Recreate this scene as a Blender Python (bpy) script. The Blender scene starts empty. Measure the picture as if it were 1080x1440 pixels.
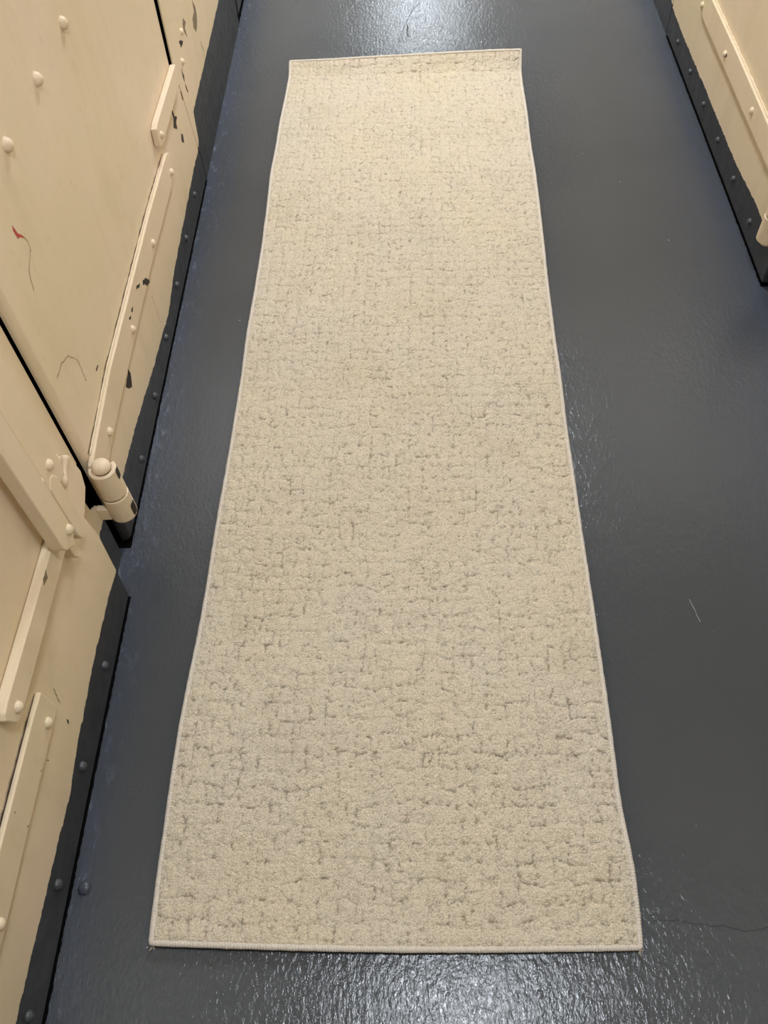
import bpy, bmesh, math, random
import numpy as np
from mathutils import Vector, Matrix

random.seed(7)
C = bpy.context.scene.collection
sc = bpy.context.scene

# ------------------------------------------------------------------ helpers
def tag(o, label=None, cat=None, group=None, kind=None):
    if label: o['label'] = label
    if cat: o['category'] = cat
    if group: o['group'] = group
    if kind: o['kind'] = kind
    return o

def obj(name, bm, mat, parent=None, smooth=False):
    me = bpy.data.meshes.new(name)
    if isinstance(bm, bmesh.types.BMesh):
        bmesh.ops.recalc_face_normals(bm, faces=bm.faces)
        bm.to_mesh(me); bm.free()
    else:
        me = bm
    if smooth:
        me.polygons.foreach_set('use_smooth', [True] * len(me.polygons))
    if mat: me.materials.append(mat)
    o = bpy.data.objects.new(name, me); C.objects.link(o)
    if parent: o.parent = parent
    return o

def slab(poly, x0, x1, bevel=0.0, seg=2, bm=None):
    """polygon in wall coordinates (y, z) extruded along x from x0 to x1"""
    b = bmesh.new()
    v0 = [b.verts.new((x0, y, z)) for y, z in poly]
    v1 = [b.verts.new((x1, y, z)) for y, z in poly]
    b.faces.new(v0); b.faces.new(v1[::-1])
    n = len(poly)
    for i in range(n):
        j = (i + 1) % n
        b.faces.new((v0[i], v0[j], v1[j], v1[i]))
    bmesh.ops.recalc_face_normals(b, faces=b.faces)
    if bevel > 0:
        bmesh.ops.bevel(b, geom=list(b.edges), offset=bevel, segments=seg, affect='EDGES', profile=.5, clamp_overlap=True)
    if bm is None: return b
    me = bpy.data.meshes.new('tmp'); b.to_mesh(me); b.free(); bm.from_mesh(me); bpy.data.meshes.remove(me)
    return bm

def box(x0, x1, y0, y1, z0, z1, bevel=0.0, bm=None):
    return slab([(y0, z0), (y1, z0), (y1, z1), (y0, z1)], x0, x1, bevel, 2, bm)

def rect(y0, y1, z0, z1): return [(y0, z0), (y1, z0), (y1, z1), (y0, z1)]

def lathe(profile, n=24, axis='z', caps=True):
    """profile: list of (r, h)"""
    b = bmesh.new(); rings = []
    for r, h in profile:
        if r < 1e-6:
            rings.append([b.verts.new((0, 0, h))])
        else:
            rings.append([b.verts.new((r * math.cos(2 * math.pi * i / n), r * math.sin(2 * math.pi * i / n), h)) for i in range(n)])
    for a, c in zip(rings, rings[1:]):
        for i in range(n):
            j = (i + 1) % n
            if len(a) == 1 and len(c) == 1: continue
            if len(a) == 1: b.faces.new((a[0], c[j], c[i]))
            elif len(c) == 1: b.faces.new((a[i], a[j], c[0]))
            else: b.faces.new((a[i], a[j], c[j], c[i]))
    return b

# ------------------------------------------------------------------ materials
def new_mat(name):
    m = bpy.data.materials.new(name); m.use_nodes = True
    nt = m.node_tree; bs = nt.nodes['Principled BSDF']
    return m, nt, bs

def N(nt, t, **kw):
    n = nt.nodes.new(t)
    for k, v in kw.items():
        if k in n.inputs: n.inputs[k].default_value = v
        else: setattr(n, k, v)
    return n

def srgb(r, g, b):
    f = lambda c: (c / 255 / 12.92) if c / 255 <= .04045 else ((c / 255 + .055) / 1.055) ** 2.4
    return (f(r), f(g), f(b), 1)

def noise(nt, vec, scale, detail=3, rough=.5, dist=0.):
    n = nt.nodes.new('ShaderNodeTexNoise'); n.inputs['Scale'].default_value = scale
    n.inputs['Detail'].default_value = detail; n.inputs['Roughness'].default_value = rough
    n.inputs['Distortion'].default_value = dist
    nt.links.new(vec, n.inputs['Vector']); return n.outputs['Fac']

def mapping(nt, vec, scale=(1, 1, 1), rot=(0, 0, 0)):
    n = nt.nodes.new('ShaderNodeMapping'); n.inputs['Scale'].default_value = scale
    n.inputs['Rotation'].default_value = rot
    nt.links.new(vec, n.inputs['Vector']); return n.outputs['Vector']

def ramp(nt, fac, stops):
    n = nt.nodes.new('ShaderNodeValToRGB'); cr = n.color_ramp
    while len(cr.elements) < len(stops): cr.elements.new(.5)
    for e, (p, c) in zip(cr.elements, stops):
        e.position = p; e.color = c if len(c) == 4 else (*c, 1)
    nt.links.new(fac, n.inputs['Fac']); return n.outputs['Color']

def mixc(nt, fac, a, b, mode='MIX'):
    n = nt.nodes.new('ShaderNodeMix'); n.data_type = 'RGBA'; n.blend_type = mode
    for s, v in ((n.inputs[0], fac), (n.inputs[6], a), (n.inputs[7], b)):
        if isinstance(v, bpy.types.NodeSocket): nt.links.new(v, s)
        else: s.default_value = v
    return n.outputs[2]

def mth(nt, op, a, b=0., c=0., clamp=False):
    n = nt.nodes.new('ShaderNodeMath'); n.operation = op; n.use_clamp = clamp
    for i, v in enumerate((a, b, c)):
        if isinstance(v, bpy.types.NodeSocket): nt.links.new(v, n.inputs[i])
        else: n.inputs[i].default_value = v
    return n.outputs[0]

def bump(nt, bs, h, strength, dist):
    n = nt.nodes.new('ShaderNodeBump'); n.inputs['Strength'].default_value = strength
    n.inputs['Distance'].default_value = dist
    nt.links.new(h, n.inputs['Height']); nt.links.new(n.outputs['Normal'], bs.inputs['Normal'])

def maprange(nt, v, a, b, c=0., d=1.):
    n = nt.nodes.new('ShaderNodeMapRange'); nt.links.new(v, n.inputs[0])
    for i, x in enumerate((a, b, c, d)): n.inputs[i + 1].default_value = x
    return n.outputs[0]

G = [(0, 0, 0), (1, 1, 1)]
BEIGE = srgb(232, 213, 187)
KICK = srgb(60, 63, 67)

def wall_paint(name, curve=None, beige=BEIGE, tint=None):
    """old cream enamel brushed over steel, with dark grey below a wobbly line curve(y)->z"""
    m, nt, bs = new_mat(name)
    geo = nt.nodes.new('ShaderNodeNewGeometry'); pos = geo.outputs['Position']
    n1 = noise(nt, pos, 3.1, 4, .6); n2 = noise(nt, pos, 34, 4, .6)
    st = noise(nt, mapping(nt, pos, (60, 9, 2.0)), 1.2, 4, .6)          # vertical drips and smears
    col = mixc(nt, maprange(nt, n1, .35, .65), (beige[0] * .93, beige[1] * .96, beige[2] * .86, 1), beige)
    col = mixc(nt, maprange(nt, st, .52, .72, 0, .35), col, srgb(208, 190, 155))
    col = mixc(nt, maprange(nt, n2, .62, .75, 0, .35), col, srgb(208, 188, 154))
    # little dings showing the dark undercoat
    v = nt.nodes.new('ShaderNodeTexVoronoi'); v.inputs['Scale'].default_value = 26
    nt.links.new(mapping(nt, pos, (1, 1.5, .75)), v.inputs['Vector'])
    vr = nt.nodes.new('ShaderNodeSeparateColor'); nt.links.new(v.outputs['Color'], vr.inputs[0])
    ding = mth(nt, 'LESS_THAN', v.outputs['Distance'], mth(nt, 'MULTIPLY', mth(nt, 'POWER', vr.outputs[0], 5), .10))
    ding = mth(nt, 'MULTIPLY', ding, mth(nt, 'GREATER_THAN', noise(nt, pos, 240, 2), .42))
    col = mixc(nt, mth(nt, 'MULTIPLY', ding, .75), col, srgb(92, 78, 58))
    fac = None
    if curve:
        sp = nt.nodes.new('ShaderNodeSeparateXYZ'); nt.links.new(pos, sp.inputs[0])
        fc = nt.nodes.new('ShaderNodeFloatCurve')
        cu = fc.mapping.curves[0]
        pts = [(y / 4., z / .3) for y, z in curve]
        cu.points[0].location = pts[0]; cu.points[1].location = pts[-1]
        for q in pts[1:-1]: cu.points.new(*q)
        for q in cu.points: q.handle_type = 'VECTOR'
        fc.mapping.update()
        nt.links.new(mth(nt, 'DIVIDE', sp.outputs['Y'], 4.), fc.inputs['Value'])
        zline = mth(nt, 'MULTIPLY', fc.outputs['Value'], .3)
        wob = mth(nt, 'MULTIPLY', mth(nt, 'SUBTRACT', noise(nt, pos, 45, 5, .65), .5), .016)
        lim = mth(nt, 'ADD', zline, wob)
        fac = mth(nt, 'LESS_THAN', sp.outputs['Z'], lim)
        kc = mixc(nt, maprange(nt, noise(nt, pos, 20, 5, .6), .35, .7), KICK, srgb(53, 55, 58))
        col = mixc(nt, fac, col, kc)
    nt.links.new(col, bs.inputs['Base Color'])
    bs.inputs['Roughness'].default_value = .42
    rg = maprange(nt, n2, .3, .7, .36, .5)
    nt.links.new(rg, bs.inputs['Roughness'])
    bs.inputs['Specular IOR Level'].default_value = .45
    peel = noise(nt, pos, 260, 3, .55); lump = noise(nt, mapping(nt, pos, (1, 1, .5)), 18, 5, .62)
    h = mth(nt, 'ADD', mth(nt, 'MULTIPLY', peel, .12), lump)
    h = mth(nt, 'SUBTRACT', h, mth(nt, 'MULTIPLY', ding, .6))
    bump(nt, bs, h, .45, .0022)
    return m

def flat_mat(name, col, rough=.5, bumpscale=0, bd=.001, spec=.5):
    m, nt, bs = new_mat(name)
    geo = nt.nodes.new('ShaderNodeNewGeometry'); pos = geo.outputs['Position']
    n1 = noise(nt, pos, 60, 4, .6)
    c2 = tuple(c * .82 for c in col[:3]) + (1,)
    nt.links.new(mixc(nt, maprange(nt, n1, .35, .65), c2, col), bs.inputs['Base Color'])
    bs.inputs['Roughness'].default_value = rough
    bs.inputs['Specular IOR Level'].default_value = spec
    if bumpscale: bump(nt, bs, noise(nt, pos, bumpscale, 4, .6), .5, bd)
    return m

PL = [(0, .106), (.08, .104), (.183, .099), (.309, .094), (.385, .086), (.438, .096), (.58, .106), (.716, .104), (.80, .093), (.83, .10),
      (.86, .122), (.98, .111), (1.13, .105), (1.316, .081), (1.518, .064), (1.645, .085), (1.85, .095), (2.04, .104), (2.155, .104), (2.165, .186), (2.45, .19), (2.78, .197), (4, .2)]
PR = [(0, .1), (1.7, .103), (1.806, .106), (1.99, .092), (2.19, .09), (2.375, .091), (2.695, .086), (2.89, .093), (4, .1)]
M_left = wall_paint('cream_and_grey_enamel_left', PL)
M_right = wall_paint('cream_and_grey_enamel_right', PR, beige=srgb(230, 211, 184))
M_beige = wall_paint('cream_enamel', None)
M_grey = flat_mat('dark_grey_enamel', srgb(72, 76, 80), .38, 180, .0006)
M_recess = flat_mat('recess_shade_black', srgb(9, 8, 7), .95, spec=.05)  # near-black colour stands in for the shade inside the wall gaps
M_chip = flat_mat('bare_dark_steel_chip', srgb(52, 44, 36), .7, 300, .0006)
M_chipgrey = flat_mat('old_grey_undercoat', srgb(140, 124, 102), .6, 300, .0006)
M_rust = flat_mat('rust_stain', srgb(136, 92, 58), .8, 300, .0006)
M_crack = flat_mat('hairline_crack', srgb(134, 112, 82), .7)
M_red = flat_mat('red_smear', srgb(190, 62, 62), .5)
M_white = flat_mat('plaster_ceiling', srgb(128, 126, 122), .8, 40, .002)

def floor_material():
    m, nt, bs = new_mat('slate_grey_floor_enamel')
    geo = nt.nodes.new('ShaderNodeNewGeometry'); pos = geo.outputs['Position']
    sp = nt.nodes.new('ShaderNodeSeparateXYZ'); nt.links.new(pos, sp.inputs[0]); X = sp.outputs['X']
    big = noise(nt, pos, 2.2, 3, .5)
    col = mixc(nt, maprange(nt, big, .3, .7), srgb(69, 73, 77), srgb(76, 79, 82))
    # bluish rubbed paint along both walls
    streak = noise(nt, mapping(nt, pos, (14, 1.5, 1)), 2.5, 5, .6)
    dl = maprange(nt, X, -.57, -.475, 1, 0); dr = maprange(nt, X, .62, .85, 0, 1)
    edge = mth(nt, 'MAXIMUM', dl, mth(nt, 'MULTIPLY', dr, .8))
    ef = mth(nt, 'MULTIPLY', edge, maprange(nt, streak, .3, .7, .2, 1), clamp=True)
    col = mixc(nt, mth(nt, 'MULTIPLY', ef, .65), col, srgb(74, 80, 97))
    # scuffed pale brushing at the very edge on the left
    sc1 = noise(nt, mapping(nt, pos, (2.2, .9, 1), (0, 0, .45)), 26, 6, .72)
    de = maprange(nt, X, -.575, -.50, 1, 0)
    col = mixc(nt, mth(nt, 'MULTIPLY', mth(nt, 'MULTIPLY', de, maprange(nt, sc1, .56, .70)), .6), col, srgb(132, 140, 158))
    # specks of lint and grit
    v = nt.nodes.new('ShaderNodeTexVoronoi'); v.inputs['Scale'].default_value = 24; nt.links.new(pos, v.inputs['Vector'])
    vs = nt.nodes.new('ShaderNodeSeparateColor'); nt.links.new(v.outputs['Color'], vs.inputs[0])
    speck = mth(nt, 'LESS_THAN', v.outputs['Distance'], mth(nt, 'MULTIPLY', mth(nt, 'POWER', vs.outputs[0], 5), .032))
    col = mixc(nt, speck, col, srgb(190, 192, 196))
    v2 = nt.nodes.new('ShaderNodeTexVoronoi'); v2.inputs['Scale'].default_value = 13; nt.links.new(pos, v2.inputs['Vector'])
    vs2 = nt.nodes.new('ShaderNodeSeparateColor'); nt.links.new(v2.outputs['Color'], vs2.inputs[0])
    dk = mth(nt, 'LESS_THAN', v2.outputs['Distance'], mth(nt, 'MULTIPLY', mth(nt, 'POWER', vs2.outputs[1], 5), .035))
    col = mixc(nt, mth(nt, 'MULTIPLY', dk, .8), col, srgb(50, 50, 52))
    nt.links.new(col, bs.inputs['Base Color'])
    nt.links.new(maprange(nt, noise(nt, pos, 30, 4, .6), .3, .7, .11, .18), bs.inputs['Roughness'])
    bs.inputs['Specular IOR Level'].default_value = .34
    # thick roller paint: fine orange peel, drag marks, bumps
    peel = noise(nt, mapping(nt, pos, (1.3, .75, 1)), 120, 4, .62, .3)
    lump = noise(nt, pos, 28, 4, .6)
    v3 = nt.nodes.new('ShaderNodeTexVoronoi'); v3.feature = 'SMOOTH_F1'; v3.inputs['Scale'].default_value = 55
    nt.links.new(mapping(nt, pos, (1.2, .8, 1)), v3.inputs['Vector'])
    v3s = nt.nodes.new('ShaderNodeSeparateColor'); nt.links.new(v3.outputs['Color'], v3s.inputs[0])
    pim = mth(nt, 'MULTIPLY', maprange(nt, v3.outputs['Distance'], 0, .22, 1, 0), mth(nt, 'POWER', v3s.outputs[0], 3))
    edgeb = mth(nt, 'MULTIPLY', de, maprange(nt, sc1, .45, .75))
    h = mth(nt, 'ADD', mth(nt, 'MULTIPLY', peel, .7), mth(nt, 'MULTIPLY', lump, .6))
    mid = noise(nt, mapping(nt, pos, (1.4, .6, 1)), 72, 2, .5)
    h = mth(nt, 'ADD', h, mth(nt, 'MULTIPLY', mid, .6))
    h = mth(nt, 'ADD', h, mth(nt, 'MULTIPLY', pim, .5))
    h = mth(nt, 'ADD', h, mth(nt, 'MULTIPLY', edgeb, .8))
    bump(nt, bs, h, .42, .0026)
    return m
M_floor = floor_material()

def pile_material():
    m, nt, bs = new_mat('cream_carpet_pile')
    geo = nt.nodes.new('ShaderNodeNewGeometry'); pos = geo.outputs['Position']
    at = nt.nodes.new('ShaderNodeAttribute'); at.attribute_name = 'depth'
    big = noise(nt, mapping(nt, pos, (1.4, 1, 1)), 3.0, 3, .5)
    pk = noise(nt, pos, 13, 3, .6)
    col = mixc(nt, maprange(nt, big, .35, .65), srgb(234, 223, 203), srgb(237, 224, 198))
    col = mixc(nt, maprange(nt, pk, .45, .7, 0, .4), col, srgb(235, 217, 200))
    mot = noise(nt, pos, 5.0, 4, .55)
    col = mixc(nt, maprange(nt, mot, .56, .74, 0, .55), col, srgb(216, 203, 174))     # faint soiling
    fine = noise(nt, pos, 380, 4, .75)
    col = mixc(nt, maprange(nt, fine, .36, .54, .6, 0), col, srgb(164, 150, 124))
    col = mixc(nt, maprange(nt, at.outputs['Fac'], .30, .85, 0, .72), col, srgb(132, 118, 92))   # groove shade put into the pile colour
    nt.links.new(col, bs.inputs['Base Color'])
    bs.inputs['Roughness'].default_value = .95
    bs.inputs['Specular IOR Level'].default_value = .1
    bs.inputs['Sheen Weight'].default_value = .25
    v = nt.nodes.new('ShaderNodeTexVoronoi'); v.inputs['Scale'].default_value = 330
    nt.links.new(pos, v.inputs['Vector'])
    h = mth(nt, 'ADD', mth(nt, 'MULTIPLY', fine, .8), maprange(nt, v.outputs['Distance'], 0, .7, .6, 0))
    bump(nt, bs, h, .9, .003)
    return m
M_pile = pile_material()

def binding_material():
    m, nt, bs = new_mat('whipped_edge_thread')
    geo = nt.nodes.new('ShaderNodeNewGeometry'); pos = geo.outputs['Position']
    n = noise(nt, pos, 300, 3, .6)
    nt.links.new(mixc(nt, maprange(nt, n, .3, .7), srgb(196, 186, 172), srgb(222, 214, 202)), bs.inputs['Base Color'])
    bs.inputs['Roughness'].default_value = .75; bs.inputs['Sheen Weight'].default_value = .15
    return m
M_bind = binding_material()

# ------------------------------------------------------------------ room shell
FY0, FY1, CEIL = -2.6, 12.0, 2.5
LX, RX = -.571, .851
fb = bmesh.new()
nx, ny = 6, 40
box(-1.0, 1.3, FY0, FY1, -.12, 0, 0, fb)
floor = tag(obj('floor', fb, M_floor), 'glossy slate grey painted floor of the narrow corridor', 'floor', kind='structure')
ceiling = tag(obj('ceiling', box(-1.0, 1.3, FY0, FY1, CEIL, CEIL + .1), M_white), 'pale ceiling over the corridor', 'ceiling', kind='structure')
wl = tag(obj('wall_left', box(-.90, -.66, FY0, FY1, 0, CEIL), M_recess), 'shade-black backing behind the riveted plates of the left wall', 'wall', kind='structure')
wr = tag(obj('wall_right', box(.94, 1.15, FY0, FY1, 0, CEIL), M_recess), 'shade-black backing behind the riveted plates of the right wall', 'wall', kind='structure')

# ------------------------------------------------------------------ rivets
def rivet_mesh(name, r, h, mat, side=1, lump=.12):
    prof = [(r * 1.02, -.004), (r * 1.02, 0)] + [(r * math.cos(a), h * math.sin(a)) for a in (math.pi / 2 * k / 7 for k in range(1, 7))] + [(0, h)]
    b = lathe(prof, 20)
    rnd = random.Random(name)
    for v in b.verts:
        s = 1 + rnd.uniform(-lump, lump) * .35
        v.co.x *= s; v.co.y *= s
    M = Matrix.Rotation(math.radians(90 * side), 4, 'Y')
    bmesh.ops.transform(b, matrix=M, verts=b.verts)
    bmesh.ops.recalc_face_normals(b, faces=b.faces)
    me = bpy.data.meshes.new(name); b.to_mesh(me); b.free()
    me.polygons.foreach_set('use_smooth', [True] * len(me.polygons)); me.materials.append(mat)
    return me
RV = {('L', 'k'): rivet_mesh('rivet', .0085, .0085, M_grey, 1), ('L', 'b'): rivet_mesh('rivet', .0085, .0075, M_beige, 1),
      ('L', 'p'): rivet_mesh('rivet', .011, .011, M_beige, 1),
      ('R', 'k'): rivet_mesh('rivet', .0085, .0085, M_grey, -1), ('R', 'b'): rivet_mesh('rivet', .0085, .0075, M_beige, -1)}
def rivets(pts, x, kind, parent):
    for y, z in pts:
        o = bpy.data.objects.new('rivet', RV[kind]); C.objects.link(o)
        o.location = (x, y, z); o.rotation_euler.x = random.uniform(0, 6.28); o.parent = parent
        o.scale = (1, 1, 1)

def chip(poly, x, mat, parent, name='paint_chip', t=.0005, side=1):
    b = bmesh.new()
    cy = sum(p[0] for p in poly) / len(poly); cz = sum(p[1] for p in poly) / len(poly)
    out = []
    n = len(poly)
    for i in range(n):
        a, c = poly[i], poly[(i + 1) % n]
        out.append(a)
        k = random.uniform(.86, 1.1)
        out.append((cy + ((a[0] + c[0]) / 2 - cy) * k, cz + ((a[1] + c[1]) / 2 - cz) * k))
    vs = [b.verts.new((x + side * t, y, z)) for y, z in out]
    v0 = [b.verts.new((x - side * .0005, y, z)) for y, z in out]
    b.faces.new(vs)
    for i in range(len(out)):
        j = (i + 1) % len(out); b.faces.new((vs[i], vs[j], v0[j], v0[i]))
    return obj(name, b, mat, parent)

def crack(pts, x, w, mat, parent, name='hairline_crack', side=1):
    fine = []
    for a, c in zip(pts, pts[1:]):
        for k in range(6):
            t = k / 6; j = .0016
            fine.append((a[0] + (c[0] - a[0]) * t + random.uniform(-j, j), a[1] + (c[1] - a[1]) * t + random.uniform(-j, j)))
    fine.append(pts[-1])
    b = bmesh.new(); L = []
    for i, (y, z) in enumerate(fine):
        p = fine[max(0, i - 1)]; q = fine[min(len(fine) - 1, i + 1)]
        d = Vector((q[0] - p[0], q[1] - p[1])); d.normalize() if d.length else None
        ww = w * random.uniform(.35, 1.1) / 2
        L.append((b.verts.new((x + side * .0005, y - d.y * ww, z + d.x * ww)), b.verts.new((x + side * .0005, y + d.y * ww, z - d.x * ww))))
    for a, c in zip(L, L[1:]): b.faces.new((a[0], a[1], c[1], c[0]))
    return obj(name, b, mat, parent)

# ------------------------------------------------------------------ left wall: door 1 (big riveted leaf)
TOP = 2.1
def leaf_with_roll(poly, x0, x1, ymax):
    b = slab(poly, x0, x1, 0)
    b.edges.ensure_lookup_table()
    e1 = [e for e in b.edges if all(abs(v.co.x - x1) < 1e-5 and v.co.y < ymax for v in e.verts)]
    e2 = [e for e in b.edges if all(abs(v.co.x - x1) < 1e-5 for v in e.verts) and e not in e1 and abs(e.verts[0].co.z - e.verts[1].co.z) > .01]
    bmesh.ops.bevel(b, geom=e2, offset=.004, segments=2, affect='EDGES', profile=.5)
    e1 = [e for e in b.edges if all(abs(v.co.x - x1) < 1e-5 and v.co.y < ymax for v in e.verts)]
    bmesh.ops.bevel(b, geom=e1, offset=.014, segments=6, affect='EDGES', profile=.5)
    return b
leaf1 = [(.913, .010), (2.136, .010), (2.140, .06), (2.125, .12), (2.096, .29), (2.048, .355), (2.058, .52), (2.06, .9), (2.06, TOP), (.916, TOP)]
d1 = tag(obj('door_1', leaf_with_roll(leaf1, LX - .015, LX, .92), M_left),
         'large cream riveted steel door with grey kick strip, on the left wall beside the rug', 'door', kind='structure')
bpy.context.view_layer.update()
rivets([(1.976, .066), (1.801, .060), (1.628, .054), (1.450, .050), (1.273, .043), (1.095, .042)], LX, ('L', 'k'), d1)
rivets([(1.468 + .178 * k, .740) for k in range(-2, 4)], LX, ('L', 'p'), d1)
rivets([(.945, z) for z in (1.0, 1.25, 1.5)], LX, ('L', 'p'), d1)

def strap(name, poly, x0, x1, parent, mat=M_beige, bevel=.0025):
    return obj(name, slab(poly, x0, x1, bevel, 3), mat, parent)

def curl(poly_y, zc0, zc1, r_out, r_in, xc, gap=False, n=26, a0=0., a1=2 * math.pi):
    """open rolled barrel around a vertical pin (a tube sector)"""
    b = bmesh.new(); ring = []
    for i in range(n + 1):
        a = a0 + (a1 - a0) * i / n
        c, s = math.cos(a), math.sin(a)
        ring.append([b.verts.new((xc + r * c, poly_y + r * s, z)) for r, z in ((r_out, zc0), (r_out, zc1), (r_in, zc1), (r_in, zc0))])
    for p, q in zip(ring, ring[1:]):
        for k in range(4):
            b.faces.new((p[k], p[(k + 1) % 4], q[(k + 1) % 4], q[k]))
    b.faces.new(ring[0]); b.faces.new(ring[-1][::-1])
    bmesh.ops.recalc_face_normals(b, faces=b.faces)
    ed = [e for e in b.edges if len(e.link_faces) == 2 and e.calc_face_angle(0) > 1.2]
    bmesh.ops.bevel(b, geom=ed, offset=.0018, segments=2, affect='EDGES', profile=.5)
    return b

BX, BY, BR = -.546, .902, .0245
sh = strap('strap_hinge', [(.905, .197), (.905, .260), (.925, .266), (1.112, .288), (1.575, .296), (1.805, .2905), (1.828, .281), (1.818, .222), (1.475, .2255), (1.05, .212)], LX - .001, LX + .009, d1)
rivets([(1.802, .246), (1.535, .248), (1.270, .242), (1.009, .232)], LX + .009, ('L', 'b'), sh)
# rolled end of the strap
kb = curl(BY, .191, .258, BR, .0165, BX, a0=math.radians(180), a1=math.radians(408))
# web joining roll and strap
box(LX - .001, LX + .0075, .902, .935, .191, .2555, .001, kb)
kn = obj('hinge_knuckle', kb, M_beige, sh)
pin = lathe([(.0135, .120), (.0135, .258)] + [(.0165, .259), (.0172, .263), (.0155, .269), (.010, .2735), (0, .275)], 24)
bmesh.ops.translate(pin, vec=(BX, BY, 0), verts=pin.verts)
po = obj('hinge_pin', pin, M_beige, sh, smooth=True)
chip([(1.2022, .1985), (1.2049, .1850), (1.1862, .1622), (1.175, .1711), (1.1617, .1902), (1.1766, .1938)], LX, M_chip, d1)

# weld bead seam above the strap
def bead(path, r, mat, parent, name='weld_bead', jit=.35, seg=8):
    b = bmesh.new(); rings = []
    pts = []
    for a, c in zip(path, path[1:]):
        L = (Vector(c) - Vector(a)).length; n = max(2, int(L / .006))
        for k in range(n): pts.append(Vector(a).lerp(Vector(c), k / n))
    pts.append(Vector(path[-1]))
    for i, p in enumerate(pts):
        d = (pts[min(i + 1, len(pts) - 1)] - pts[max(i - 1, 0)]).normalized()
        u = Vector((1, 0, 0)); w = d.cross(u).normalized()
        rr = r * random.uniform(1 - jit, 1 + jit)
        rings.append([b.verts.new(p + u * rr * math.cos(2 * math.pi * k / seg) + w * rr * math.sin(2 * math.pi * k / seg)) for k in range(seg)])
    for a, c in zip(rings, rings[1:]):
        for k in range(seg): b.faces.new((a[k], a[(k + 1) % seg], c[(k + 1) % seg], c[k]))
    b.faces.new(rings[0]); b.faces.new(rings[-1][::-1])
    return obj(name, b, mat, parent, smooth=True)
bead([(LX + .002, .925, .268), (LX + .002, 1.112, .2895), (LX + .002, 1.575, .2975), (LX + .002, 1.80, .292)], .0022, M_beige, sh)

M_seam = flat_mat('seam_grime', srgb(120, 98, 70), .8, 300, .001)
def seam1(pts, x, w, parent):
    b = bmesh.new(); rows = []
    for a, c in zip(pts, pts[1:]):
        n = int((c[0] - a[0]) / .012)
        for k in range(n):
            y = a[0] + (c[0] - a[0]) * k / n; z = a[1] + (c[1] - a[1]) * k / n; ww = w * random.uniform(.2, 1.2)
            rows.append((b.verts.new((x, y, z)), b.verts.new((x, y, z + ww))))
    for p, q in zip(rows, rows[1:]): b.faces.new((p[0], q[0], q[1], p[1]))
    return obj('grimy_seam', b, M_seam, parent)
seam1([(.925, .2695), (1.112, .291), (1.575, .299), (1.80, .2935)], LX + .0006, .0035, sh)
# latch bar across the far seam
lb = strap('latch_bar', [(1.762, .336), (1.775, .328), (2.060, .329), (2.050, .374), (1.785, .379), (1.766, .375)], LX + .001, LX + .015, d1, bevel=.002)
rivets([(1.786, .350)], LX + .015, ('L', 'b'), lb)

# chips and cracks on door 1
for poly, x, mt in [
    ([[1.3974, .3007], [1.406, .2916], [1.3981, .29], [1.3949, .296]], LX, M_chip),
    ([[1.3657, .2971], [1.3724, .2871], [1.3614, .2835], [1.3551, .2922]], LX, M_chip),
    ([[1.366, .272], [1.388, .260], [1.380, .257], [1.361, .267]], LX + .009, M_chip),
    ([[1.4091, .2505], [1.4296, .2406], [1.4438, .2246], [1.4424, .2167], [1.4222, .2239], [1.4144, .2366], [1.4012, .244]], LX + .009, M_chip),
    ([[1.301, .268], [1.313, .264], [1.301, .259], [1.297, .263]], LX + .009, M_chip),
    ([[1.275, .268], [1.288, .263], [1.281, .259], [1.273, .264]], LX + .009, M_chip),
    ([[1.0908, .3224], [1.0917, .3191], [1.0779, .3195], [1.0777, .3231]], LX, M_chip),
    ([[1.9718, .3087], [1.9771, .2963], [1.9813, .2831], [2.0017, .2687], [1.9809, .267], [1.9775, .2511], [1.9476, .2715], [1.97, .2869], [1.9656, .295]], LX, M_chip),
    ([[2.001, .2245], [2.0127, .2146], [2.006, .197], [1.9877, .2111]], LX, M_chip),
    ([[1.0282, .6666], [1.031, .658], [1.0331, .6495], [1.0422, .6396], [1.0473, .6302], [1.0366, .6402], [1.0278, .6445], [1.0258, .653], [1.0247, .6604]], LX, M_red),
    ([[2.0894, .2878], [2.098, .2812], [2.098, .2574], [2.088, .2664]], LX, M_rust)]:
    chip(poly, x, mt, d1, 'red_smear' if mt is M_red else ('rust_stain' if mt is M_rust else 'paint_chip'))
for pts, x in [
    ([[1.0467, .6314], [1.0501, .6208], [1.0474, .6087], [1.0243, .6002], [1.0157, .5947], [1.003, .5692]], LX),
    ([[1.4484, .1747], [1.45, .1478], [1.4506, .0943]], LX),
    ([[.9505, .4375], [.9815, .4367], [1.0109, .4237], [1.0343, .389], [1.0303, .3659], [1.0289, .3452]], LX)]:
    crack(pts, x, .0016, M_crack, d1)

# ------------------------------------------------------------------ far post between door 1 and the next door
p0 = tag(obj('trim_1', slab([(2.143, 0), (3.045, 0), (3.045, CEIL), (2.10, CEIL), (2.100, .5), (2.088, .355), (2.102, .29), (2.130, .12), (2.147, .06)], LX - .005, LX - .001, .001, 1), M_left),
         'chipped cream steel post beyond the large left door, top of the view', 'door post', kind='structure')
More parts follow.
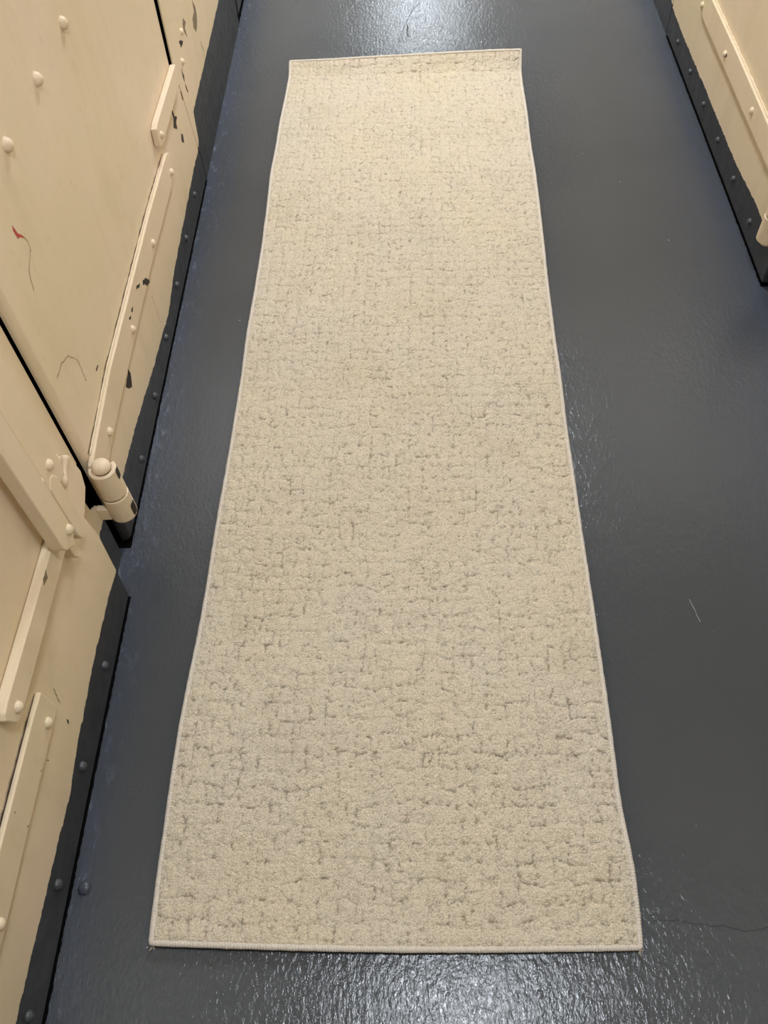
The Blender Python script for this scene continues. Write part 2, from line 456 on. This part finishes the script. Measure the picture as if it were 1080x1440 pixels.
# sloped concrete-grey fillet at its foot
fp = bmesh.new()
secs = [(2.14, .0, .01), (2.26, .026, .03), (2.45, .03, .03), (2.7, .036, .04), (2.9, .03, .04), (3.05, .0, .02)]
chip([[2.4286, .3524], [2.4497, .327], [2.4446, .3047], [2.418, .2866], [2.3975, .2838], [2.3766, .3033], [2.3881, .3225], [2.4243, .3249]], LX - .001, M_chipgrey, p0)
chip([[2.288, .3712], [2.3056, .3526], [2.2813, .3486], [2.2852, .3406], [2.286, .3234], [2.2668, .3472], [2.2678, .365]], LX - .001, M_chipgrey, p0)
chip([[2.1979, .3584], [2.2331, .3402], [2.2193, .3377], [2.1995, .3395], [2.1985, .3478], [2.191, .3566]], LX - .001, M_chip, p0)
chip([[2.150, .312], [2.152, .3057], [2.1634, .2862], [2.1539, .2748], [2.150, .2887]], LX - .001, M_chip, p0)
chip([[2.1565, .2705], [2.1641, .2553], [2.1685, .2403], [2.1573, .2478], [2.1518, .262]], LX - .001, M_rust, p0, 'rust_stain')
crack([[2.4243, .2469], [2.4261, .2346], [2.4379, .2142], [2.4279, .2015]], LX - .001, .003, M_chip, p0)
rivets([(2.235, .362), (2.176, .316)], LX - .001, ('L', 'b'), p0)
rivets([(2.24, z) for z in (.62, .9, 1.2)], LX - .001, ('L', 'b'), p0)

d3 = tag(obj('door_3', slab([(3.09, .012), (4.3, .012), (4.3, TOP), (3.09, TOP)], LX - .016, LX - .004, .005, 2), M_left),
         'next steel door at the far end of the left wall, only its grey bottom corner showing', 'door', kind='structure')
tag(obj('trim_4', slab(rect(4.32, FY1, 0, CEIL), -.64, LX - .006, .003), M_left), 'cream steel wall plating far along the left side', 'wall plate', kind='structure')
tag(obj('trim_5', slab(rect(.905, 4.32, TOP + .01, CEIL), -.64, LX + .004, .003), M_beige), 'cream steel lintel over the left doors', 'lintel', kind='structure')

# ------------------------------------------------------------------ near post
p1 = tag(obj('trim_2', slab([(.70, 0), (.888, 0), (.893, .10), (.893, .160), (.868, .178), (.864, .245), (.880, .262), (.902, .275), (.903, CEIL), (.70, CEIL)], LX - .020, LX - .014, .0015, 2), M_left),
         'narrow cream steel post behind the hinge barrel, between the two left doors', 'door post', kind='structure')
lk = curl(BY, .124, .186, BR * 1.02, .0155, BX)
box(LX - .014, BX - .019, .883, .895, .127, .158, .001, lk)
lo = obj('lower_knuckle', lk, M_beige, p1)
rivets([(.852, .35), (.848, .415)], LX - .014, ('L', 'b'), p1)
# rough chipped patches on the barrels (curved, hugging the roll)
def barrel_chip(z0, z1, a0, a1, r, parent):
    b = bmesh.new(); n = 8; rows = []
    for i in range(n + 1):
        a = math.radians(a0 + (a1 - a0) * i / n)
        jz0 = z0 + random.uniform(-.002, .002) + (.006 if i in (0, n) else 0); jz1 = z1 + random.uniform(-.002, .002) - (.006 if i in (0, n) else 0)
        rows.append((b.verts.new((BX + r * math.cos(a), BY + r * math.sin(a), jz0)), b.verts.new((BX + r * math.cos(a), BY + r * math.sin(a), jz1))))
    for p, q in zip(rows, rows[1:]): b.faces.new((p[0], q[0], q[1], p[1]))
    return obj('paint_chip', b, M_chip, parent)
barrel_chip(.232, .257, -14, 22, BR + .0004, kn)
barrel_chip(.128, .160, -26, 12, BR * 1.02 + .0004, lo)

# octagonal keeper plate on the post, with a ragged burnt top edge
kp = strap('keeper_plate', [(.772, .275), (.80, .262), (.842, .285), (.853, .315), (.846, .362), (.835, .376), (.79, .352), (.772, .34)], -.584, -.553, p1, bevel=.002)
bead([(-.556, .790, .354), (-.553, .812, .367), (-.553, .834, .379)], .0055, M_beige, kp)

# ------------------------------------------------------------------ door 2 (near left)
X2 = -.550
d2 = tag(obj('door_2', slab([(-1.0, .011), (.790, .011), (.797, .13), (.802, .20), (.790, .29), (.76, .36), (.72, .40), (.72, TOP), (-1.0, TOP)], X2 - .045, X2, .004, 3), M_left),
         'near cream steel door at the lower left with latch bars and grey kick strip', 'door', kind='structure')
rivets([(.619, .060), (.440, .064), (.261, .064), (.090, .068)], X2, ('L', 'k'), d2)
sh2 = strap('strap_hinge', [(.30, .218), (.18, .217), (-.2, .216), (-.2, .283), (.28, .287), (.44, .287), (.476, .284), (.481, .227), (.470, .217)], X2 - .001, X2 + .008, d2)
rivets([(.447, .240), (.180, .238), (-.09, .237)], X2 + .008, ('L', 'b'), sh2)
def seam(y0, y1, z0, z1, x, parent):
    n = 60; b = bmesh.new(); rows = []
    for i in range(n + 1):
        y = y0 + (y1 - y0) * i / n; z = z0 + (z1 - z0) * i / n
        w = .004 * random.uniform(.5, 1.2) * min(1, 6 * i / n + .2)
        rows.append((b.verts.new((x, y, z - .001)), b.verts.new((x, y, z + w))))
    for p, q in zip(rows, rows[1:]): b.faces.new((p[0], q[0], q[1], p[1]))
    return obj('grimy_seam', b, flat_mat('grime', srgb(78, 60, 52), .8, 300, .001), parent)
seam(.472, .05, .2875, .290, X2 + .0012, sh2)
lb2 = strap('latch_bar', [(.692, .335), (.688, .380), (.42, .386), (.404, .384), (.396, .378), (.406, .346), (.415, .338)], X2 + .001, X2 + .017, d2, bevel=.002)
rivets([(.424, .357)], X2 + .017, ('L', 'b'), lb2)
chip([(.600, .374), (.615, .370), (.622, .3805), (.606, .3812)], X2 + .0172, M_chipgrey, lb2)
# upright guide bars that carry the locking rod
g1 = strap('guide_bar', [(.722, .425), (.775, .405), (.783, .43), (.783, 1.9), (.722, 1.9)], X2 + .001, X2 + .020, d2, bevel=.002)
g2 = strap('locking_bar', [(.654, .380), (.675, .362), (.694, .378), (.694, 1.9), (.650, 1.9), (.650, .39)], X2 + .020, X2 + .041, d2, bevel=.002)
g3 = strap('spring_catch', [(.722, .318), (.727, .300), (.750, .306), (.754, .34), (.754, .430), (.745, .445), (.732, .446), (.723, .435)], X2 + .001, X2 + .022, d2, bevel=.0025)
g4 = strap('catch_tongue', [(.694, .302), (.702, .285), (.716, .290), (.712, .34), (.694, .34)], X2 + .001, X2 + .016, d2, bevel=.0015)
rivets([(.683, .393)], X2 + .041, ('L', 'b'), g2)
rivets([(.708, .475)], X2 + .022, ('L', 'b'), g2)
rivets([(.752, .46)], X2 + .020, ('L', 'b'), g1)
crack([[.5035, .2301], [.4992, .212], [.4934, .195]], X2, .0018, M_crack, d2)
chip([[.4829, .161], [.4835, .1529], [.4796, .1486], [.4788, .1538]], X2, M_chip, d2)
chip([[.4015, .2122], [.4028, .2069], [.4017, .207], [.4005, .2104]], X2 + .008, M_chip, d2)
tag(obj('trim_6', slab(rect(FY0, -1.02, 0, CEIL), -.64, X2, .003), M_left), 'cream steel plating on the left wall behind the near door', 'wall plate', kind='structure')

# ------------------------------------------------------------------ right wall
d4 = tag(obj('door_4', slab([(1.622, .009), (2.846, .009), (2.846, TOP), (1.622, TOP)], RX, RX + .045, .005, 3), M_right),
         'cream riveted steel door on the right wall with a dark grey kick strip', 'door', kind='structure')
rivets([(2.700, .053), (2.518, .055), (2.333, .058), (2.152, .059), (1.971, .060), (1.795, .058)], RX, ('R', 'k'), d4)
rs = strap('strap_hinge', [(1.635, .269), (1.635, .208), (2.49, .213), (2.535, .215), (2.557, .229), (2.57, .276), (2.55, .281), (2.175, .280)], RX - .010, RX + .001, d4)
rivets([(2.528, .238), (2.253, .240), (1.973, .244), (1.70, .244)], RX - .010, ('R', 'b'), rs)
bead([(RX - .002, 1.66, .272), (RX - .002, 2.2, .2815), (RX - .002, 2.545, .2825)], .0022, M_beige, rs)
RBX, RBY = RX - .0235, 1.632
kb = curl(RBY, .196, .262, BR, .0165, RBX, a0=math.radians(132), a1=math.radians(360))
box(RX - .0075, RX + .001, 1.628, 1.66, .197, .2615, .001, kb)
obj('hinge_knuckle', kb, M_beige, rs)
pin = lathe([(.0135, .120), (.0135, .266), (.0165, .267), (.0172, .271), (.0155, .276), (.010, .281), (0, .2825)], 24)
bmesh.ops.translate(pin, vec=(RBX, RBY, 0), verts=pin.verts)
obj('hinge_pin', pin, M_beige, rs, smooth=True)
chip([(2.243, .246), (2.237, .2405), (2.245, .236), (2.251, .242)], RX - .0105, M_chip, rs, side=-1)
p2 = tag(obj('trim_3', slab(rect(-1.2, 1.600, 0, CEIL), RX + .012, .93, .004), M_right), 'cream steel post at the right edge of the view, by the near corner of the right door', 'door post', kind='structure')
lk = curl(RBY, .130, .192, BR * 1.02, .0155, RBX)
box(RBX + .018, RX + .03, 1.590, 1.612, .132, .190, .0015, lk)
obj('lower_knuckle', lk, M_beige, p2)
tag(obj('trim_7', slab(rect(2.862, FY1, 0, CEIL), RX + .004, .93, .003), M_right), 'cream steel plating on the right wall beyond the right door', 'wall plate', kind='structure')
tag(obj('trim_8', slab(rect(1.60, 2.862, TOP + .01, CEIL), RX - .004, .93, .003), M_beige), 'cream steel lintel over the right door', 'lintel', kind='structure')
tag(obj('trim_9', slab(rect(FY0, -1.22, 0, CEIL), RX, .93, .003), M_right), 'cream steel plating on the right wall behind the viewer', 'wall plate', kind='structure')

# ------------------------------------------------------------------ runner rug
EL = [[-.3690, 2.7280], [-.3692, 2.6500], [-.3708, 2.5935], [-.3778, 2.3559], [-.3835, 2.1449], [-.3812, 1.9776], [-.3838, 1.6595], [-.3885, 1.4113], [-.3905, 1.2146], [-.3928, 1.03], [-.3976, .8654],
      [-.4022, .7249], [-.4072, .611], [-.4110, .5188], [-.4117, .4327], [-.4112, .3634], [-.4117, .2979], [-.4110, .2562], [-.4095, .2061], [-.4075, .1886]]
ER = [[.3610, 2.6900], [.3585, 2.6400], [.3570, 2.5894], [.3539, 2.3444], [.3455, 1.9376], [.3368, 1.6528], [.3303, 1.4065], [.3261, 1.1913], [.3240, 1.0017], [.3232, .8335], [.3215, .6831], [.3205, .5739],
      [.3190, .4854], [.3165, .3916], [.3179, .3364], [.3203, .294], [.3205, .2532], [.3190, .2042], [.3160, .1815]]
def resample(E, n):
    E = np.array(E); d = np.r_[0, np.cumsum(np.hypot(*np.diff(E, axis=0).T))]
    t = np.linspace(0, d[-1], n)
    k = np.ones(21) / 21
    out = []
    for c in range(2):
        v = np.interp(t, d, E[:, c]); p = np.r_[2 * v[0] - v[1:61][::-1], v, 2 * v[-1] - v[-61:-1][::-1]]
        for _ in range(2): p = np.convolve(p, k, 'same')
        out.append(p[60:60 + n])
    return np.array(out).T
NV, NU = 1280, 365
Lp, Rp = resample(EL, NV), resample(ER, NV)
rng = np.random.default_rng(3)
def vnoise(u, v, su, sv, seed):
    r = np.random.default_rng(seed); g = r.random((int(v.max() * sv) + 4, int(u.max() * su) + 4))
    a, b = u * su, v * sv; i, j = b.astype(int), a.astype(int); fb, fa = b - i, a - j
    fb = fb * fb * (3 - 2 * fb); fa = fa * fa * (3 - 2 * fa)
    return (g[i, j] * (1 - fa) + g[i, j + 1] * fa) * (1 - fb) + (g[i + 1, j] * (1 - fa) + g[i + 1, j + 1] * fa) * fb
s = np.linspace(0, 1, NU)[None, :].repeat(NV, 0); t = np.linspace(0, 1, NV)[:, None].repeat(NU, 1)
W, LN = .735, 2.55
U, V = s * W, t * LN                       # metres across and along the rug, V grows toward the viewer
PX = Lp[:, 0][:, None] * (1 - s) + Rp[:, 0][:, None] * s
PY = Lp[:, 1][:, None] * (1 - s) + Rp[:, 1][:, None] * s
# near hem sags a hair toward the viewer in its middle
PY = PY - .006 * np.sin(np.pi * s) * np.clip((t - .97) / .03, 0, 1)
def base_z(s, t):
    U, V = s * W, t * LN
    far = np.clip(1 - V / .062, 0, 1) ** 1.35 * (.020 + .018 * s)
    z = .0015 + far
    z = z + .0095 * (vnoise(U, V, 3.2, 5.0, 11) - .3).clip(0) + .0095 * (vnoise(U, V, 1.2, 6.5, 12)).clip(0)
    z = z + .006 * np.clip((V - (LN - .05)) / .05, 0, 1) ** 2 * (.4 + .6 * np.sin(np.pi * s) ** .7)
    z = z + .009 * np.exp(-((V - (LN - .13)) / .06) ** 2) * np.clip((s - .72) / .28, 0, 1) ** 1.5
    return z
BZ = base_z(s, t)
# woven pattern: checker of horizontal pillows and upright twin strands
CU, CV = .0280, .0290
wu = U + .0095 * (vnoise(U, V, 42, 42, 21) - .5) + .003 * (vnoise(U, V, 130, 130, 22) - .5)
wv = V + .0120 * (vnoise(U, V, 45, 45, 23) - .5) + .003 * (vnoise(U, V, 140, 140, 24) - .5)
iu = np.floor(wu / CU).astype(int); fu = wu / CU - iu
colshift = np.random.default_rng(5).random(400) * .25
vv = wv / CV + colshift[iu.clip(0, 399)]
iv = np.floor(vv).astype(int); fv = vv - iv
par = (iu + iv) % 2
rc = np.random.default_rng(9).random((200, 400))
cell = rc[iv.clip(0, 199), iu.clip(0, 399)]; cell2 = rc[::-1, ::-1][iv.clip(0, 199), iu.clip(0, 399)]
du = np.minimum(fu, 1 - fu) * CU; dv = np.minimum(fv, 1 - fv) * CV
cr = lambda d, w: np.exp(-(d / w) ** 2)
side_c = cr(du, .0017) * (.45 + .55 * cell2)
hor = cr(dv, .0021) * (.55 + .45 * cell)
mid = cr(np.abs(fu - .5) * CU, .0014) * (.3 + .7 * cell)
g = np.where(par == 0, np.maximum(side_c * .8, hor), np.maximum(side_c * .8, mid * .75))
brk = vnoise(U, V, 95, 95, 31)
g = g * np.clip((brk - .22) / .35, 0, 1)
dome = np.where(par == 0, (np.sin(np.pi * fu) * np.sin(np.pi * fv)) ** .5, .45 + .25 * np.abs(np.sin(2 * np.pi * fu)))
tuft = vnoise(U, V, 300, 300, 41) * .6 + vnoise(U, V, 170, 170, 42) * .6
# small random curls
curlz = vnoise(U, V, 210, 210, 43); ridge = 1 - np.abs(2 * curlz - 1)
sq = np.maximum(cr(vnoise(U, V, 165, 190, 51) - .5, .085), cr(vnoise(U, V, 250, 280, 52) - .5, .08) * .8)
sq = sq * np.clip((vnoise(U, V, 90, 90, 53) - .05) / .5, 0, 1)
Hh = .0062 + .0026 * dome + .0017 * tuft - .0030 * g - .0018 * sq
em = np.minimum(np.minimum(s, 1 - s) * W, np.minimum(t, 1 - t) * LN)
Hh = Hh * np.clip(em / .006 + .35, 0, 1) - .0015 * cr(em - .0065, .0018)
# follow the slope of the curled far end (normal offset)
zy = np.gradient(BZ, axis=0) / np.gradient(PY, axis=0)
nl = np.sqrt(1 + zy ** 2)
P3 = np.stack([PX, PY - zy / nl * Hh, BZ + Hh / nl], -1).reshape(-1, 3).astype(np.float32)
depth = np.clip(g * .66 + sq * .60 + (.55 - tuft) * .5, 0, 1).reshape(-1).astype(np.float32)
idx = np.arange(NV * NU).reshape(NV, NU)
quads = np.stack([idx[1:, :-1], idx[1:, 1:], idx[:-1, 1:], idx[:-1, :-1]], -1).reshape(-1, 4).astype(np.int32)
me = bpy.data.meshes.new('pile')
me.vertices.add(len(P3)); me.vertices.foreach_set('co', P3.ravel())
me.loops.add(quads.size); me.loops.foreach_set('vertex_index', quads.ravel())
me.polygons.add(len(quads)); me.polygons.foreach_set('loop_start', np.arange(0, quads.size, 4, dtype=np.int32))
me.polygons.foreach_set('use_smooth', np.ones(len(quads), dtype=bool))
me.update(calc_edges=True)
at = me.attributes.new('depth', 'FLOAT', 'POINT'); at.data.foreach_set('value', depth)

rug = bpy.data.objects.new('runner_rug', None); C.objects.link(rug); rug.location = (-.03, 1.45, 0)
rug.empty_display_size = .3
tag(rug, 'long cream woven-pattern carpet runner with whipped edges lying on the grey floor', 'rug')
bpy.context.view_layer.update()
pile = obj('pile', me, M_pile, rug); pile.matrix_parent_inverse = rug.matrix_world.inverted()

# backing (thin slab under the pile)
def backing():
    b = bmesh.new(); n = 140; m = 6; T = []; 
    for i in range(n + 1):
        k = round(i / n * (NV - 1)); row = []
        for j in range(m + 1):
            q = round(j / m * (NU - 1)); row.append(b.verts.new((PX[k, q], PY[k, q], BZ[k, q] + .002)))
        T.append(row)
    for r0, r1 in zip(T, T[1:]):
        for j in range(m): b.faces.new((r0[j], r0[j + 1], r1[j + 1], r1[j]))
    return b
bk = obj('backing', backing(), flat_mat('jute_backing', srgb(150, 138, 116), .9, 300, .001), rug, smooth=True)
bk.matrix_parent_inverse = rug.matrix_world.inverted()

# whipped binding all round: a cord wound with slanting thread
def binding():
    Z = BZ + .0042
    per = [np.stack([PX[:, 0], PY[:, 0], Z[:, 0]], -1), np.stack([PX[-1, :], PY[-1, :], Z[-1, :]], -1)[1:],
           np.stack([PX[:, -1], PY[:, -1], Z[:, -1]], -1)[::-1][1:], np.stack([PX[0, :], PY[0, :], Z[0, :]], -1)[::-1][1:-1]]
    P = np.concatenate(per); P = np.r_[P, P[:1]]
    d = np.r_[0, np.cumsum(np.linalg.norm(np.diff(P, axis=0), axis=1))]
    n = int(d[-1] / .0009); tt = np.linspace(0, d[-1], n, endpoint=False)
    Q = np.stack([np.interp(tt, d, P[:, c]) for c in range(3)], -1)
    for _ in range(6): Q = (np.roll(Q, 1, 0) + Q * 2 + np.roll(Q, -1, 0)) / 4
    T = np.roll(Q, -1, 0) - np.roll(Q, 1, 0); T /= np.linalg.norm(T, axis=1)[:, None]
    Up = np.array([0, 0, 1.]); S = np.cross(T, Up); S /= np.linalg.norm(S, axis=1)[:, None]; U2 = np.cross(S, T)
    K = 12; a = np.arange(K) / K * 2 * np.pi
    wob = np.interp(tt, np.arange(0, d[-1] + .02, .01), np.random.default_rng(4).normal(0, .00022, int(d[-1] / .01) + 3)[:len(np.arange(0, d[-1] + .02, .01))])
    ph = tt[:, None] / .0044 * 2 * np.pi + a[None, :] * 1.0
    R = .0039 + wob[:, None] + .0009 * np.abs(np.sin(ph / 2)) 
    V3 = Q[:, None, :] + S[:, None, :] * (R * np.cos(a))[:, :, None] + U2[:, None, :] * (R * .85 * np.sin(a))[:, :, None]
    V3 = V3.reshape(-1, 3).astype(np.float32)
    i = np.arange(n)[:, None]; k = np.arange(K)[None, :]
    q = np.stack([i * K + k, ((i + 1) % n) * K + k, ((i + 1) % n) * K + (k + 1) % K, i * K + (k + 1) % K], -1).reshape(-1, 4).astype(np.int32)
    me = bpy.data.meshes.new('binding')
    me.vertices.add(len(V3)); me.vertices.foreach_set('co', V3.ravel())
    me.loops.add(q.size); me.loops.foreach_set('vertex_index', q.ravel())
    me.polygons.add(len(q)); me.polygons.foreach_set('loop_start', np.arange(0, q.size, 4, dtype=np.int32))
    me.polygons.foreach_set('use_smooth', np.ones(len(q), dtype=bool)); me.update(calc_edges=True)
    return me
bd = obj('binding', binding(), M_bind, rug); bd.matrix_parent_inverse = rug.matrix_world.inverted()

# loose thread ends at the near corners
def threads(cx, cy, sx):
    b = bmesh.new()
    for _ in range(9):
        a = random.uniform(-2.4, -.7) if sx < 0 else random.uniform(-2.2, -.2)
        L = random.uniform(.004, .009); p = Vector((cx, cy, .004)); d = Vector((math.cos(a), math.sin(a), random.uniform(-.1, .3)))
        prev = None
        for k in range(4):
            q = p + d * L * k / 3 + Vector((random.uniform(-.0006, .0006), random.uniform(-.0006, .0006), 0))
            r = .0006; ring = [b.verts.new(q + Vector((r * math.cos(w), r * math.sin(w), r * math.sin(w + 1)))) for w in (0, 2.1, 4.2)]
            if prev:
                for w in range(3): b.faces.new((prev[w], prev[(w + 1) % 3], ring[(w + 1) % 3], ring[w]))
            prev = ring
    return b
for cx, cy, sx in ((Lp[-1, 0], Lp[-1, 1] - .002, -1), (Rp[-1, 0], Rp[-1, 1] - .002, 1)):
    th = obj('frayed_thread', threads(cx, cy, sx), M_bind, rug); th.matrix_parent_inverse = rug.matrix_world.inverted()

# flat black strips that paint in the shade of the gap under the plates
def gap_shade_strip(name, x0, x1, y0, y1, side, label, n):
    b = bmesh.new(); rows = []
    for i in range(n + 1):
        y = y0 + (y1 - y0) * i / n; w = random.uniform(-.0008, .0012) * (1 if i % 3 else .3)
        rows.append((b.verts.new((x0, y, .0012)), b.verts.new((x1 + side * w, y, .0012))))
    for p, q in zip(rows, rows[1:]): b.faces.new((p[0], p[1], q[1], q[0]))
    tag(obj(name, b, M_black), label, 'door slot', kind='structure')  # flat strip painted as gap shade, no modelled slot
M_black = flat_mat('gap_shade_black', srgb(12, 12, 12), .95, spec=.05)
gap_shade_strip('gap_shade_10', -.655, LX + .0014, .901, 2.14, 1, 'black strip painted as gap shade under the large left door', 240)
gap_shade_strip('gap_shade_11', -.655, X2 + .0004, -1.0, .79, 1, 'black strip painted as gap shade under the near left door', 340)
gap_shade_strip('gap_shade_13', -.655, LX - .002, 3.05, 4.3, 1, 'black strip painted as gap shade under the farthest left door', 80)
gap_shade_strip('gap_shade_12', .93, RX + .0006, 1.62, 2.85, -1, 'black strip painted as gap shade under the right door', 240)

# ------------------------------------------------------------------ small marks on the floor
def lump(x, y, r, h, mat, parent, name='paint_lump'):
    b = lathe([(r, -.001), (r * .95, h * .4), (r * .7, h * .8), (r * .3, h), (0, h * 1.02)], 14)
    for v in b.verts: v.co += Vector((random.uniform(-1, 1), random.uniform(-1, 1), 0)) * r * .12
    bmesh.ops.translate(b, vec=(x, y, 0), verts=b.verts)
    return obj(name, b, mat, parent, smooth=True)
M_flump = M_floor
lump(-.531, .268, .011, .007, M_flump, floor)
def ridge(pts, r, mat, name, sm=True):
    b = bmesh.new(); rows = []
    for i, (x, y) in enumerate(pts):
        p = Vector(pts[max(0, i - 1)]); q = Vector(pts[min(len(pts) - 1, i + 1)]); d = (q - p).normalized(); n_ = Vector((-d.y, d.x))
        rr = r * random.uniform(.6, 1.2)
        rows.append([b.verts.new((x + n_.x * rr * c, y + n_.y * rr * c, z * rr)) for c, z in ((-1, -.2), (-.5, .45), (0, .6), (.5, .45), (1, -.2))])
    for a, c in zip(rows, rows[1:]):
        for k in range(4): b.faces.new((a[k], a[k + 1], c[k + 1], c[k]))
    return obj(name, b, mat, floor, smooth=sm)
def wav(pts, n=8, j=.0012):
    o = []
    for a, c in zip(pts, pts[1:]):
        for k in range(n): o.append((a[0] + (c[0] - a[0]) * k / n + random.uniform(-j, j), a[1] + (c[1] - a[1]) * k / n + random.uniform(-j, j)))
    return o + [pts[-1]]
ridge(wav([(.335, .219), (.378, .220), (.408, .214), (.449, .212), (.479, .204), (.511, .209), (.56, .200)]), .0016, M_flump, 'paint_ridge')
ridge(wav([(-.492, .422), (-.479, .430), (-.466, .424), (-.469, .410), (-.484, .404), (-.493, .412), (-.492, .421)], 5, .0006), .0012, M_flump, 'paint_ridge')
M_hair = flat_mat('dark_hair', srgb(30, 30, 32), .6)
ridge(wav([(.060, 3.17), (.030, 3.10), (.010, 3.03), (-.007, 2.948), (-.020, 2.877)], 6, .002), .0013, M_hair, 'floor_scratch')
ridge(wav([(.010, 2.995), (.009, 2.922), (.016, 2.915)], 4, .001), .0024, M_hair, 'floor_scratch')
M_lint = flat_mat('pale_lint', srgb(170, 172, 176), .7)
lt = ridge(wav([(.508, .763), (.518, .716)], 8, .0005), .0006, M_lint, 'lint_thread')
lt.parent = None
tag(lt, 'short pale straight lint thread lying on the grey floor right of the rug', 'lint')

# ------------------------------------------------------------------ light
def area(name, loc, sx, sy, power, col=(1, .955, .88)):
    l = bpy.data.lights.new(name, 'AREA'); l.shape = 'RECTANGLE'; l.size = sx; l.size_y = sy; l.energy = power; l.color = col
    o = bpy.data.objects.new(name, l); C.objects.link(o); o.location = loc; return o
area('ceiling_lamp', (.17, .26, 2.44), .30, .22, 23, (.87, .925, 1))
area('ceiling_lamp', (.10, 3.2, 2.44), .30, 1.2, 60, (.87, .925, 1))
area('ceiling_lamp', (.145, 8.6, 2.44), .24, 1.2, 58, (.84, .93, 1))
w = bpy.data.worlds.new('world'); sc.world = w; w.use_nodes = True
bg = w.node_tree.nodes['Background']; bg.inputs[0].default_value = (.85, .9, 1, 1); bg.inputs[1].default_value = .35

# ------------------------------------------------------------------ camera
r = Vector((.99910762, .00363383, -.04208042)); u = Vector((.02107770, .82047372, .57129556)); f = Vector((-.03660187, .57167270, -.81966495))
cam = bpy.data.cameras.new('camera'); co = bpy.data.objects.new('camera', cam); C.objects.link(co)
co.matrix_world = Matrix(((r.x, u.x, -f.x, 0), (r.y, u.y, -f.y, 0), (r.z, u.z, -f.z, 1.4), (0, 0, 0, 1)))
cam.sensor_fit = 'VERTICAL'; cam.sensor_height = 36; cam.lens = 36 * 1181.45 / 1440
cam.clip_start = .02
sc.camera = co
sc.cycles.max_bounces = 7
sc.cycles.diffuse_bounces = 5
sc.cycles.glossy_bounces = 3
sc.cycles.adaptive_threshold = .015
sc.view_settings.view_transform = 'Standard'
sc.view_settings.look = 'None'
sc.view_settings.exposure = 0.0
